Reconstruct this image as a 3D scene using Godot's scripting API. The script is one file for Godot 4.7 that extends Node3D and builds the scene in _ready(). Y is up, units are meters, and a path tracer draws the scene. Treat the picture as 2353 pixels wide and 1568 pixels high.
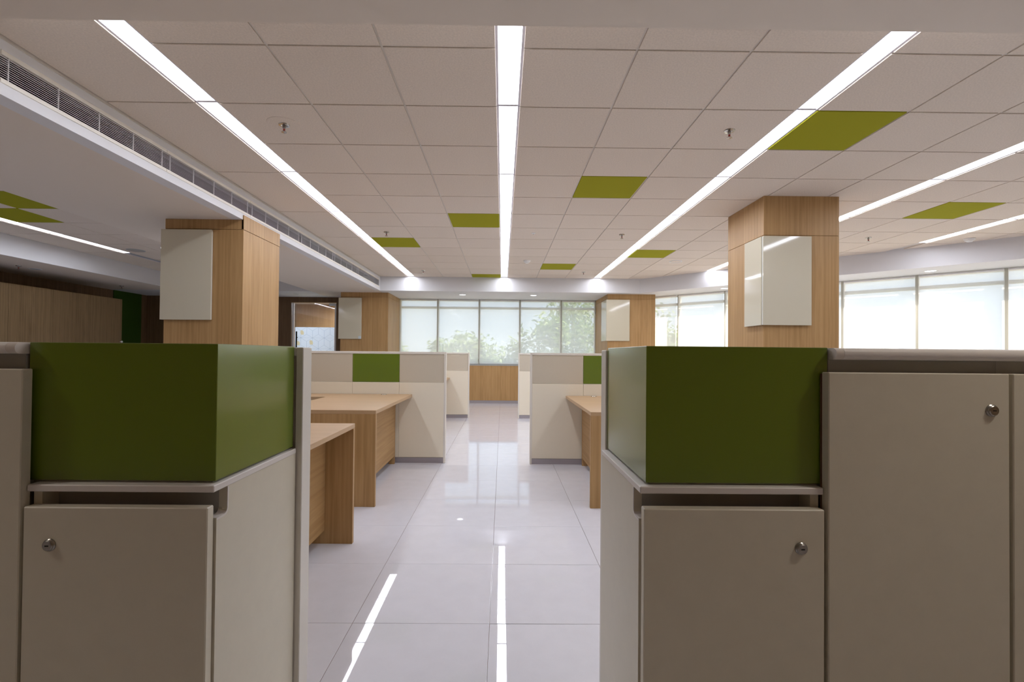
extends Node3D
# Open-plan office seen across low storage cabinets. World: x right, y up, depth away from the camera is -z ("d" below is depth, z = -d).

const CEIL := 2.781      # face of the ceiling tiles
const LOW := 2.485       # underside of the bulkheads
const SLOT := 0.138      # width of a light slot between tile columns
const X0 := 0.0233       # centre line of the light row over the aisle
const ROW0 := 2.512      # first cross joint of the ceiling grid
const PITCH := 1.938     # distance between light rows

var M := {}
var meshes := {}
var used := {}
var rng := RandomNumberGenerator.new()


func lin(r: float, g: float, b: float) -> Color:
	return Color(r, g, b).linear_to_srgb()


func _ready() -> void:
	rng.seed = 11
	set_camera()
	set_sky()
	make_materials()
	room()
	ceiling_tiles()
	grid_bars()
	facade()
	outside()
	meeting_room()
	columns()
	left_room()
	grilles()
	lights()
	small_ceiling_things()
	partitions()
	desks()
	cabinets()


# ------------------------------------------------------------------ camera, sky, sun

func set_camera() -> void:
	var cam := Camera3D.new()
	cam.name = "camera"
	var f := 1112.96
	cam.near = 0.05
	cam.far = 400.0
	cam.projection = Camera3D.PROJECTION_FRUSTUM
	cam.size = 1568.0 / f * cam.near
	cam.frustum_offset = Vector2((1176.5 - 1163.25) / f, (800.1 - 784.0) / f) * cam.near
	cam.transform = Transform3D(Basis.from_euler(Vector3(0.0121, -0.0078, 0.0091)), Vector3(0, 1.184, 0))
	add_child(cam)
	cam.current = true


func set_sky() -> void:
	var e := Environment.new()
	e.background_mode = Environment.BG_SKY
	var sm := ProceduralSkyMaterial.new()
	sm.sky_top_color = Color(0.62, 0.76, 0.93)
	sm.sky_horizon_color = Color(0.86, 0.91, 0.95)
	sm.sky_curve = 0.25
	sm.ground_bottom_color = Color(0.45, 0.46, 0.42)
	sm.ground_horizon_color = Color(0.8, 0.84, 0.86)
	sm.energy_multiplier = 1.95
	var sky := Sky.new()
	sky.sky_material = sm
	e.sky = sky
	e.tonemap_mode = Environment.TONE_MAPPER_LINEAR
	e.tonemap_exposure = 1.12
	e.sdfgi_enabled = true
	e.ssao_enabled = true
	e.ssil_enabled = true
	var w := WorldEnvironment.new()
	w.name = "environment"
	w.environment = e
	add_child(w)
	var sun := DirectionalLight3D.new()
	sun.name = "sun"
	sun.light_color = Color(1.0, 0.95, 0.86)
	sun.light_energy = 8.5
	sun.light_angular_distance = 1.5
	sun.sky_mode = DirectionalLight3D.SKY_MODE_LIGHT_ONLY
	sun.shadow_enabled = true
	add_child(sun)
	sun.look_at_from_position(Vector3(9.0, 9.5, 2.2), Vector3.ZERO)


# ------------------------------------------------------------------ materials

func mat(key: String, c: Color, rough := 0.6, spec := 0.5) -> StandardMaterial3D:
	var m := StandardMaterial3D.new()
	m.resource_name = key
	m.albedo_color = c
	m.roughness = rough
	m.metallic_specular = spec
	M[key] = m
	return m


func wood_image(base: Vector3, dark: Vector3, horizontal: bool, sd: int) -> ImageTexture:
	var n := FastNoiseLite.new()
	n.seed = sd
	n.frequency = 0.02
	n.fractal_octaves = 4
	var n2 := FastNoiseLite.new()
	n2.seed = sd + 5
	n2.frequency = 0.012
	var s := 512
	var im := Image.create(s, s, false, Image.FORMAT_RGB8)
	for y in s:
		for x in s:
			var along := absf((x if horizontal else y) - 256.0) * 0.1
			var across := float(y if horizontal else x)
			# wrap across by blending the two ends
			var w := across / s
			var a := n.get_noise_2d(across * 3.4, along) * (1.0 - w) + n.get_noise_2d((across - s) * 3.4, along) * w
			var b := n2.get_noise_2d(across, along * 1.5) * (1.0 - w) + n2.get_noise_2d(across - s, along * 1.5) * w
			var t := clampf(0.45 + a * 1.1 + b * 0.6, 0.0, 1.0)
			var c := base.lerp(dark, t)
			im.set_pixel(x, y, lin(c.x, c.y, c.z))
	im.generate_mipmaps()
	return ImageTexture.create_from_image(im)


func wood(key: String, base: Vector3, dark: Vector3, horizontal := false, sd := 1, rough := 0.45) -> void:
	var m := mat(key, Color.WHITE, rough, 0.4)
	m.albedo_texture = wood_image(base, dark, horizontal, sd)
	m.uv1_triplanar = true
	m.uv1_world_triplanar = true
	m.uv1_scale = Vector3(1.0, 1.0, 1.0)
	m.uv1_triplanar_sharpness = 8.0


func speckle(m: StandardMaterial3D, low: float, sd: int, freq: float, scale: float) -> void:
	var n := FastNoiseLite.new()
	n.seed = sd
	n.frequency = freq
	n.fractal_octaves = 4
	var t := NoiseTexture2D.new()
	t.width = 256
	t.height = 256
	t.seamless = true
	t.noise = n
	var g := Gradient.new()
	g.set_color(0, Color(low, low, low))
	g.set_color(1, Color(1, 1, 1))
	t.color_ramp = g
	m.albedo_texture = t
	m.uv1_triplanar = true
	m.uv1_world_triplanar = true
	m.uv1_scale = Vector3.ONE * scale


func make_materials() -> void:
	mat("paint", lin(0.74, 0.73, 0.74), 0.75, 0.3)
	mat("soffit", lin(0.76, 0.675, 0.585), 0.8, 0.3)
	for k in 3:
		speckle(mat("tile%d" % k, lin(0.81 - k * 0.01, 0.71 - k * 0.01, 0.61 - k * 0.01), 0.9, 0.2), 0.93, 20 + k, 0.09, 3.0)
	mat("grid", lin(0.66, 0.60, 0.54), 0.6, 0.4)
	mat("green_tile", lin(0.34, 0.33, 0.022), 0.9, 0.2)
	speckle(mat("floor_a", lin(0.75, 0.74, 0.785), 0.012, 0.5), 0.98, 31, 0.02, 1.3)
	speckle(mat("floor_b", lin(0.735, 0.725, 0.77), 0.018, 0.5), 0.98, 32, 0.02, 1.3)
	mat("grout", lin(0.26, 0.20, 0.18), 0.8, 0.3)
	wood("wood", Vector3(0.50, 0.305, 0.135), Vector3(0.40, 0.232, 0.092), false, 3)
	wood("wood_across", Vector3(0.50, 0.305, 0.135), Vector3(0.40, 0.232, 0.092), true, 7)
	wood("desk_top", Vector3(0.56, 0.375, 0.215), Vector3(0.48, 0.31, 0.165), true, 9, 0.4)
	wood("dark_wood", Vector3(0.20, 0.12, 0.06), Vector3(0.13, 0.075, 0.035), false, 13, 0.5)
	wood("pale_wood", Vector3(0.27, 0.18, 0.09), Vector3(0.19, 0.122, 0.058), false, 17, 0.5)
	mat("cream", lin(0.87, 0.79, 0.635), 0.5, 0.4)
	mat("fabric", lin(0.71, 0.63, 0.50), 0.9, 0.2)
	speckle(M.fabric, 0.9, 41, 0.25, 6.0)
	mat("trim_white", lin(0.80, 0.75, 0.67), 0.4, 0.4)
	speckle(mat("laminate", lin(0.73, 0.665, 0.53), 0.42, 0.45), 0.985, 44, 0.03, 2.0)
	mat("edge_band", lin(0.80, 0.74, 0.69), 0.4, 0.4)
	mat("edge_pink", lin(0.74, 0.66, 0.59), 0.5, 0.4)
	mat("seam", lin(0.16, 0.08, 0.045), 0.8, 0.2)
	mat("recess", lin(0.42, 0.40, 0.37), 0.6, 0.3)
	var g := mat("green_gloss", lin(0.15, 0.215, 0.012), 0.3, 0.5)
	g.clearcoat_enabled = true
	g.clearcoat = 0.8
	g.clearcoat_roughness = 0.12
	mat("green_panel", lin(0.13, 0.19, 0.012), 0.25, 0.5)
	mat("green_wall", lin(0.035, 0.08, 0.008), 0.6, 0.3)
	mat("skirting", lin(0.40, 0.37, 0.40), 0.3, 0.5).metallic = 0.4
	mat("board", lin(0.68, 0.625, 0.485), 0.06, 0.55)
	mat("board_edge", lin(0.78, 0.78, 0.72), 0.2, 0.5)
	mat("sticker", lin(0.62, 0.68, 0.70), 0.6, 0.3)
	mat("chrome", lin(0.55, 0.53, 0.50), 0.22, 0.5).metallic = 1.0
	mat("lock_metal", lin(0.36, 0.34, 0.31), 0.3, 0.5).metallic = 1.0
	mat("black", lin(0.015, 0.013, 0.012), 0.6, 0.3)
	mat("galvanised", lin(0.30, 0.30, 0.30), 0.5, 0.4)
	mat("slat", lin(0.70, 0.67, 0.68), 0.45, 0.4)
	mat("aluminium", lin(0.56, 0.57, 0.58), 0.35, 0.5).metallic = 0.7
	mat("frame_paint", lin(0.52, 0.50, 0.44), 0.5, 0.4)
	mat("sprinkler_red", lin(0.35, 0.03, 0.02), 0.3, 0.5)
	mat("plastic", lin(0.82, 0.81, 0.80), 0.4, 0.4)
	mat("lamp_off", lin(0.40, 0.42, 0.44), 0.5, 0.4)
	mat("lamp_housing", lin(0.66, 0.63, 0.68), 0.5, 0.4)
	mat("screen_black", lin(0.03, 0.04, 0.05), 0.1, 0.5)
	mat("leaf", lin(0.16, 0.21, 0.10), 0.7, 0.3)
	M.leaf.backlight_enabled = true
	M.leaf.backlight = Color(0.35, 0.45, 0.15)
	mat("bark", lin(0.14, 0.10, 0.07), 0.9, 0.2)
	mat("lawn", lin(0.17, 0.20, 0.12), 0.9, 0.2)
	mat("paving", lin(0.30, 0.295, 0.28), 0.9, 0.2)
	var glow := mat("glow", Color.WHITE, 0.5, 0.3)
	glow.emission_enabled = true
	glow.emission = Color(0.96, 0.96, 1.0)
	glow.emission_energy_multiplier = 3.0
	var pane := mat("pane", Color(0.9, 0.95, 0.95, 0.06), 0.02, 0.5)
	pane.transparency = BaseMaterial3D.TRANSPARENCY_ALPHA
	var shade := mat("shade", Color(0.92, 0.92, 0.91, 0.74), 0.9, 0.1)
	shade.transparency = BaseMaterial3D.TRANSPARENCY_ALPHA
	shade.backlight_enabled = true
	shade.backlight = Color(0.88, 0.885, 0.88)
	film_material()


func film_material() -> void:
	# frosted film of the glass door: white with thin printed lines and a few sand-coloured patches
	var w := 512
	var h := 900
	var im := Image.create(w, h, false, Image.FORMAT_RGB8)
	im.fill(Color(0.90, 0.94, 0.97))
	var cell := 76.0
	var ink := Color(0.60, 0.69, 0.77)
	var rise := cell * 1.72
	for row in range(-1, 8):
		for col in range(-1, 8):
			var c := Vector2(col * cell * 2.0 + (cell if row % 2 != 0 else 0.0), row * rise)
			for k in 6:
				var a := deg_to_rad(60.0 * k + 30.0)
				stroke(im, c, c + Vector2(cos(a), sin(a)) * cell * 1.15, ink)
			for k in 2:
				var a2 := deg_to_rad(180.0 * k)
				stroke(im, c, c + Vector2(cos(a2), sin(a2)) * cell, ink)
			stroke(im, c + Vector2(0, -rise * 0.5), c + Vector2(0, rise * 0.5), ink)
	for p in [[70, 40], [190, 160], [20, 170], [330, 420]]:
		for y in 52:
			var t := absf(y - 20.0) * 0.5
			for x in range(int(t * 0.4), 44 - int(maxf(0.0, 20.0 - y) * 0.8)):
				if p[0] + x < w and p[1] + y < h:
					im.set_pixel(p[0] + x, p[1] + y, Color(0.90, 0.86, 0.71))
	var m := mat("film", Color.WHITE, 0.6, 0.3)
	m.albedo_texture = ImageTexture.create_from_image(im)
	m.backlight_enabled = true
	m.backlight = Color(0.95, 0.97, 1.0)


func stroke(im: Image, a: Vector2, b: Vector2, c: Color) -> void:
	var n := int(a.distance_to(b)) + 1
	for i in n + 1:
		var p := a.lerp(b, float(i) / n)
		for k in 2:
			var x := int(p.x) + k
			var y := int(p.y)
			if x >= 0 and y >= 0 and x < im.get_width() and y < im.get_height():
				im.set_pixel(x, y, c)


# ------------------------------------------------------------------ building blocks

func numbered(n: String) -> String:
	if not used.has(n):
		used[n] = 0
		return n
	used[n] += 1
	return "%s_%03d" % [n, used[n]]


func thing(called: String, label: String, category: String, at: Vector3, group := "", turn := 0.0) -> Node3D:
	var o := Node3D.new()
	o.name = numbered(called)
	add_child(o, true)
	o.position = at
	o.rotation.y = turn
	o.set_meta("label", label)
	o.set_meta("category", category)
	if group:
		o.set_meta("group", group)
	return o


func structure(called: String, at := Vector3.ZERO, turn := 0.0) -> Node3D:
	var o := Node3D.new()
	o.name = called
	add_child(o, true)
	o.position = at
	o.rotation.y = turn
	o.set_meta("kind", "structure")
	return o


func put(parent: Node, called: String, mesh: Mesh, m: Material, at := Vector3.ZERO) -> MeshInstance3D:
	var o := MeshInstance3D.new()
	o.name = called
	o.mesh = mesh
	o.material_override = m
	parent.add_child(o, true)
	o.position = at
	return o


func origin_of(n: Node) -> Vector3:
	var p := Vector3.ZERO
	while n is Node3D and n != self:
		p += n.position
		n = n.get_parent()
	return p


# a box given by world bounds (x0..x1, y0..y1, depth d0..d1) under an unturned parent
func part(parent: Node, called: String, x0: float, x1: float, y0: float, y1: float, d0: float, d1: float, m: Material, bevel := 0.0) -> MeshInstance3D:
	var c := Vector3((x0 + x1) / 2, (y0 + y1) / 2, -(d0 + d1) / 2)
	return put(parent, called, box_mesh(absf(x1 - x0), absf(y1 - y0), absf(d1 - d0), bevel), m, c - origin_of(parent))


# a box in the parent's own axes
func lpart(parent: Node, called: String, c: Vector3, s: Vector3, m: Material, bevel := 0.0) -> MeshInstance3D:
	return put(parent, called, box_mesh(s.x, s.y, s.z, bevel), m, c)


func box_mesh(sx: float, sy: float, sz: float, b := 0.0) -> Mesh:
	var key := "%.4f_%.4f_%.4f_%.4f" % [sx, sy, sz, b]
	if meshes.has(key):
		return meshes[key]
	if b <= 0.0:
		var bm := BoxMesh.new()
		bm.size = Vector3(sx, sy, sz)
		meshes[key] = bm
		return bm
	var st := SurfaceTool.new()
	st.begin(Mesh.PRIMITIVE_TRIANGLES)
	var h := Vector3(sx, sy, sz) / 2
	var i := h - Vector3(b, b, b)
	# corner points: for each sign triple, three points pushed out along x, y, z
	var P := func(sg: Vector3, ax: int) -> Vector3:
		var p := Vector3(sg.x * i.x, sg.y * i.y, sg.z * i.z)
		p[ax] = sg[ax] * h[ax]
		return p
	for ax in 3:
		var u := (ax + 1) % 3
		var v := (ax + 2) % 3
		for s in [-1.0, 1.0]:
			var q := []
			for k in [[-1, -1], [1, -1], [1, 1], [-1, 1]]:
				var sg := Vector3.ZERO
				sg[ax] = s
				sg[u] = k[0]
				sg[v] = k[1]
				q.append(P.call(sg, ax))
			quad(st, q[0], q[1], q[2], q[3], axis(ax) * s)
			for w in [-1.0, 1.0]:
				# edge between face ax (sign s) and face u (sign w), running along v
				var a := Vector3.ZERO
				a[ax] = s
				a[u] = w
				a[v] = -1
				var c := a
				c[v] = 1
				quad(st, P.call(a, ax), P.call(c, ax), P.call(c, u), P.call(a, u), (axis(ax) * s + axis(u) * w).normalized())
	for x in [-1.0, 1.0]:
		for y in [-1.0, 1.0]:
			for z in [-1.0, 1.0]:
				var sg := Vector3(x, y, z)
				tri(st, P.call(sg, 0), P.call(sg, 1), P.call(sg, 2), sg.normalized())
	var m := st.commit()
	meshes[key] = m
	return m


func axis(k: int) -> Vector3:
	return [Vector3.RIGHT, Vector3.UP, Vector3.BACK][k]


func tri(st: SurfaceTool, a: Vector3, b: Vector3, c: Vector3, n: Vector3) -> void:
	var flip := (b - a).cross(c - a).dot(n) > 0.0   # front faces run clockwise
	for p in ([a, c, b] if flip else [a, b, c]):
		st.set_normal(n)
		st.add_vertex(p)


func quad(st: SurfaceTool, a: Vector3, b: Vector3, c: Vector3, d: Vector3, n: Vector3) -> void:
	tri(st, a, b, c, n)
	tri(st, a, c, d, n)


# upright prism over a polygon of (x, depth) points
func prism(poly: PackedVector2Array, y0: float, y1: float) -> Mesh:
	var st := SurfaceTool.new()
	st.begin(Mesh.PRIMITIVE_TRIANGLES)
	var idx := Geometry2D.triangulate_polygon(poly)
	for k in range(0, idx.size(), 3):
		for top in [false, true]:
			var y := y1 if top else y0
			var n := Vector3.UP if top else Vector3.DOWN
			tri(st, Vector3(poly[idx[k]].x, y, -poly[idx[k]].y), Vector3(poly[idx[k + 1]].x, y, -poly[idx[k + 1]].y), Vector3(poly[idx[k + 2]].x, y, -poly[idx[k + 2]].y), n)
	var ccw := not Geometry2D.is_polygon_clockwise(poly)
	for k in poly.size():
		var a := poly[k]
		var b := poly[(k + 1) % poly.size()]
		var e := (b - a).normalized()
		var n2 := Vector2(e.y, -e.x) if ccw else Vector2(-e.y, e.x)
		quad(st, Vector3(a.x, y0, -a.y), Vector3(b.x, y0, -b.y), Vector3(b.x, y1, -b.y), Vector3(a.x, y1, -a.y), Vector3(n2.x, 0, -n2.y))
	return st.commit()


# solid of revolution about y from (radius, height) points, top to bottom or bottom to top
func lathe(pts: Array, seg := 24, key := "") -> Mesh:
	if key and meshes.has(key):
		return meshes[key]
	var st := SurfaceTool.new()
	st.begin(Mesh.PRIMITIVE_TRIANGLES)
	for k in pts.size() - 1:
		var p: Vector2 = pts[k]
		var q: Vector2 = pts[k + 1]
		var t := q - p
		var n := Vector2(t.y, -t.x).normalized()
		for s in seg:
			var a := TAU * s / seg
			var b := TAU * (s + 1) / seg
			var na := Vector3(cos(a) * n.x, n.y, sin(a) * n.x)
			var nb := Vector3(cos(b) * n.x, n.y, sin(b) * n.x)
			var v := [Vector3(cos(a) * p.x, p.y, sin(a) * p.x), Vector3(cos(b) * p.x, p.y, sin(b) * p.x), Vector3(cos(b) * q.x, q.y, sin(b) * q.x), Vector3(cos(a) * q.x, q.y, sin(a) * q.x)]
			var ns := [na, nb, nb, na]
			for f in [[0, 1, 2], [0, 2, 3]]:
				var c: Vector3 = (v[f[1]] - v[f[0]]).cross(v[f[2]] - v[f[0]])
				if c.length() < 1e-12:
					continue
				for j in ([f[0], f[2], f[1]] if c.dot(na + nb) > 0.0 else f):
					st.set_normal(ns[j])
					st.add_vertex(v[j])
	var m := st.commit()
	if key:
		meshes[key] = m
	return m


const NTH := ["first", "second", "third", "fourth", "fifth", "sixth", "seventh", "eighth", "ninth", "tenth", "eleventh", "twelfth"]


# ------------------------------------------------------------------ shell

func room() -> void:
	# floor: a bed of grout with polished tiles on it
	var fl := structure("floor")
	var outline := PackedVector2Array([Vector2(-8.7, -2.7), Vector2(11.2, -2.7), Vector2(11.2, 3.15), Vector2(3.6, 10.75), Vector2(2.6, 11.85), Vector2(-8.7, 11.85)])
	put(fl, "slab", prism(outline, -0.2, -0.0025), M.grout)
	var tile := box_mesh(0.598, 0.0102, 0.598, 0.0012)
	var far := SurfaceTool.new()
	far.begin(Mesh.PRIMITIVE_TRIANGLES)
	for r in range(-8, 17):
		for c in range(-14, 21):
			var x := -0.0455 + 0.6 * c + 0.3
			var d := 2.138 + 0.6 * r + 0.3
			if d > 11.5 or x + d > 13.7 or x > 10.85:
				continue
			var at := Vector3(x, -0.0051, -d)
			var tilt := Basis.from_euler(Vector3(rng.randf_range(-1, 1), 0, rng.randf_range(-1, 1)) * 0.0011)
			if c >= -5 and c <= 4 and r >= -2:
				var o := put(fl, "floor_tile", tile, M.floor_a if rng.randf() < 0.5 else M.floor_b, at)
				o.basis = tilt
			else:
				far.append_from(tile, 0, Transform3D(tilt, at))
	var rest := put(fl, "floor_tiles_away_from_the_aisle", far.commit(), M.floor_a)
	rest.set_meta("kind", "stuff")

	# walls that close the room
	var wl := structure("wall_left")
	part(wl, "panelling", -8.6, -8.4, 0, LOW, -2.6, 10.49, M.dark_wood)
	part(wl, "green_panel", -8.6, -8.39, 0, LOW, 10.5, 11.3, M.green_wall)
	part(wl, "panelling", -8.6, -8.4, 0, LOW, 11.31, 11.5, M.dark_wood)
	var wb := structure("wall_behind")
	part(wb, "wood_panel", -8.6, 11.0, 0, LOW, -2.6, -2.5, M.wood)
	var wr := structure("wall_right")
	part(wr, "plaster", 11.0, 11.15, 0, LOW, -2.6, 3.2, M.paint)

	# slab above, bulkheads below it
	var ce := structure("ceiling")
	put(ce, "grid_backing", prism(outline, CEIL + 0.016, CEIL + 0.16), M.grid)
	var bk := structure("ceiling_bulkhead_near")
	part(bk, "gypsum", -8.6, 11.15, LOW, CEIL + 0.02, -2.6, 1.905, M.soffit)
	var bl := structure("ceiling_bulkhead_left")
	# box beam with a slot for the grilles in its face
	part(bl, "underside", -4.11, -2.60, LOW, LOW + 0.055, 1.905, 11.62, M.soffit)
	# hollow inside: the supply duct behind the grilles
	part(bl, "core", -4.11, -3.28, LOW + 0.055, CEIL + 0.02, 1.905, 11.62, M.soffit)
	part(bl, "core", -3.28, -2.60, LOW + 0.055, CEIL + 0.02, 10.13, 11.62, M.soffit)
	part(bl, "duct_lining", -3.28, -3.27, LOW + 0.055, CEIL + 0.005, 1.905, 10.13, M.galvanised)
	part(bl, "duct_lining", -3.27, -2.68, LOW + 0.055, LOW + 0.060, 1.905, 10.13, M.galvanised)
	part(bl, "duct_lining", -3.27, -2.68, CEIL, CEIL + 0.005, 1.905, 10.13, M.galvanised)
	part(bl, "fascia_below_the_grille", -2.68, -2.57, LOW, 2.556, 1.905, 10.13, M.paint)
	part(bl, "fascia_above_the_grille", -2.68, -2.57, 2.706, CEIL + 0.02, 1.905, 10.13, M.paint)
	part(bl, "fascia_end", -2.68, -2.57, 2.556, 2.706, 10.05, 10.13, M.paint)
	part(bl, "shadow_trim", -2.585, -2.562, CEIL - 0.012, CEIL + 0.008, 1.905, 10.13, M.grid)
	var bf := structure("ceiling_bulkhead_far")
	put(bf, "gypsum", prism(PackedVector2Array([Vector2(-2.6, 10.13), Vector2(2.87, 10.13), Vector2(11.0, 2.0), Vector2(11.15, 1.905), Vector2(11.15, 3.1), Vector2(3.3, 10.95), Vector2(2.5, 11.75), Vector2(-2.6, 11.75)]), LOW, CEIL + 0.02), M.paint)
	var ble := structure("ceiling_bulkhead_store")
	part(ble, "gypsum", -8.6, -4.11, LOW, CEIL + 0.02, 10.38, 11.62, M.paint)
	part(ble, "underside", -8.6, -6.90, LOW, CEIL + 0.02, 1.905, 10.38, M.soffit)  # tan tone darkens this underside, standing in for its weaker indirect light
	part(ble, "fascia", -6.90, -6.88, LOW, CEIL + 0.02, 1.905, 10.38, M.paint)

	# wall with the glass door, and a window beyond the clad column
	var wd := structure("wall_front_left")
	part(wd, "panelling", -8.6, -7.1, 0, LOW, 11.48, 11.6, M.dark_wood)
	part(wd, "panelling_low", -7.1, -5.9, 0, 0.9, 11.48, 11.6, M.dark_wood)
	part(wd, "panelling", -5.9, -5.0, 0, LOW, 11.48, 11.6, M.dark_wood)
	part(wd, "door_head", -5.0, -3.93, 2.36, LOW, 11.48, 11.6, M.dark_wood)
	part(wd, "panelling", -3.93, -3.3, 0, LOW, 11.48, 11.6, M.dark_wood)
	part(wd, "door_jamb", -3.93, -3.80, 0, 2.40, 11.455, 11.48, M.dark_wood, 0.003)


func ceiling_tiles() -> void:
	var ce := get_node("ceiling")
	# (column start, width) of the tile columns, counted in tiles left and right of the aisle light
	var cols := []
	for n in range(0, 6):
		for k in 3:
			cols.append(X0 + n * PITCH + SLOT / 2 + k * 0.6)
	for k in 3:
		cols.append(X0 - SLOT / 2 - (k + 1) * 0.6)
	var green := {}   # "column,row"
	for g in [[3, 1], [1, 3], [18, 5], [20, 7], [3, 8], [1, 10], [18, 12], [7, 4]]:
		green["%d,%d" % g] = true
	for ci in cols.size():
		var x: float = cols[ci]
		for r in range(-1, 13):
			var d := ROW0 + 0.6 * r
			var d1 := minf(d + 0.6, 10.13)
			var d0 := maxf(d, 1.905)
			if x + d0 > 13.0:
				continue
			tile_at(ce, x, x + 0.6, d0, d1, green.has("%d,%d" % [ci, r]))
	# long tiles between the first light row and the bulkhead
	for r in range(-1, 13, 2):
		tile_at(ce, -2.562, X0 - PITCH - SLOT / 2, maxf(ROW0 + 0.6 * r, 1.905), minf(ROW0 + 0.6 * (r + 2), 10.13), false)
	# the bay beyond the bulkhead
	for c in 4:
		var x := -6.111 + 0.6 * c
		for r in range(-1, 14):
			var d1 := minf(ROW0 + 0.6 * (r + 1), 10.38)
			tile_at(ce, x, minf(x + 0.6, -4.11), maxf(ROW0 + 0.6 * r, 1.905), d1, (c == 1 and r == 4) or (c == 0 and r == 5))
	for r in range(-1, 14, 2):
		tile_at(ce, -6.88, -6.249, maxf(ROW0 + 0.6 * r, 1.905), minf(ROW0 + 0.6 * (r + 2), 10.38), false)


func grid_bars() -> void:
	var ce := get_node("ceiling")
	var y0 := CEIL + 0.007
	var y1 := CEIL + 0.0158
	var w := 0.0062
	for n in range(-1, 6):
		var x0 := X0 + n * PITCH + SLOT / 2 + 0.0065
		if n > 0 and x0 > 10.0:
			continue
		for k in [1, 2]:
			var x: float = X0 + n * PITCH + SLOT / 2 + 0.6 * k
			part(ce, "grid_bar", x - w, x + w, y0, y1, 1.905, minf(10.13, 13.3 - x), M.grid)
		for r in range(0, 13):
			var d := ROW0 + 0.6 * r
			if x0 + d < 13.0:
				part(ce, "grid_bar", x0, x0 + 1.787, y0, y1, d - w, d + w, M.grid)
	for r in range(1, 13, 2):
		part(ce, "grid_bar", -2.562, X0 - PITCH - SLOT / 2 - 0.0065, y0, y1, ROW0 + 0.6 * r - w, ROW0 + 0.6 * r + w, M.grid)
	for k in 3:
		var x := -5.511 + 0.6 * k
		part(ce, "grid_bar", x - w, x + w, y0, y1, 1.905, 10.38, M.grid)
	for r in range(0, 14):
		part(ce, "grid_bar", -6.1045, -4.11, y0, y1, ROW0 + 0.6 * r - w, ROW0 + 0.6 * r + w, M.grid)
	for r in range(1, 14, 2):
		part(ce, "grid_bar", -6.88, -6.2555, y0, y1, ROW0 + 0.6 * r - w, ROW0 + 0.6 * r + w, M.grid)


func tile_at(ce: Node, x0: float, x1: float, d0: float, d1: float, is_green: bool) -> void:
	if d1 - d0 < 0.03 or x1 - x0 < 0.05:
		return
	var m: Material = M.green_tile if is_green else M["tile%d" % (rng.randi() % 3)]
	var o := part(ce, "ceiling_tile", x0 + 0.0065, x1 - 0.0065, CEIL, CEIL + 0.0158, d0 + 0.0065, d1 - 0.0065, m, 0.0012)
	if is_green:
		o.set_meta("label", "olive green ceiling tile")


# ------------------------------------------------------------------ windows

var bays := 0

func facade() -> void:
	# straight run behind the aisle
	var xs := [-2.468, -1.559, -0.562, 0.413, 1.405, 2.233]
	for k in 5:
		bay(Vector3(xs[k], 0, -11.66), 0.0, xs[k + 1] - xs[k], k == 4, k, true)
	# run at 45 degrees
	for k in 11:
		var x := 3.087 + 0.693 * k if k > 0 else 3.31
		bay(Vector3(x, 0, -(14.15 - x)), -PI / 4, 0.98 if k > 0 else 0.665, k == 10, k, false)
	var w := structure("wall_front")
	part(w, "wood_panel", -2.5, 2.5, 0.07, 0.90, 11.56, 11.80, M.wood)
	part(w, "sill", -2.5, 2.5, 0.90, 0.912, 11.55, 11.80, M.aluminium)
	var b := structure("baseboard_front")
	part(b, "strip", -2.5, 2.5, 0, 0.07, 11.565, 11.6, M.skirting)
	var s := structure("wall_front_right", Vector3(3.087, 0, -(14.15 - 3.087)), -PI / 4)
	lpart(s, "wood_panel", Vector3(5.6, 0.45, 0.0), Vector3(11.6, 0.90, 0.20), M.wood)
	lpart(s, "sill", Vector3(5.6, 0.906, 0.0), Vector3(11.6, 0.012, 0.22), M.aluminium)
	var c := structure("wall_corner_right")
	part(c, "plaster", 10.86, 11.6, 0, LOW, 3.15, 3.3, M.paint)


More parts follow.
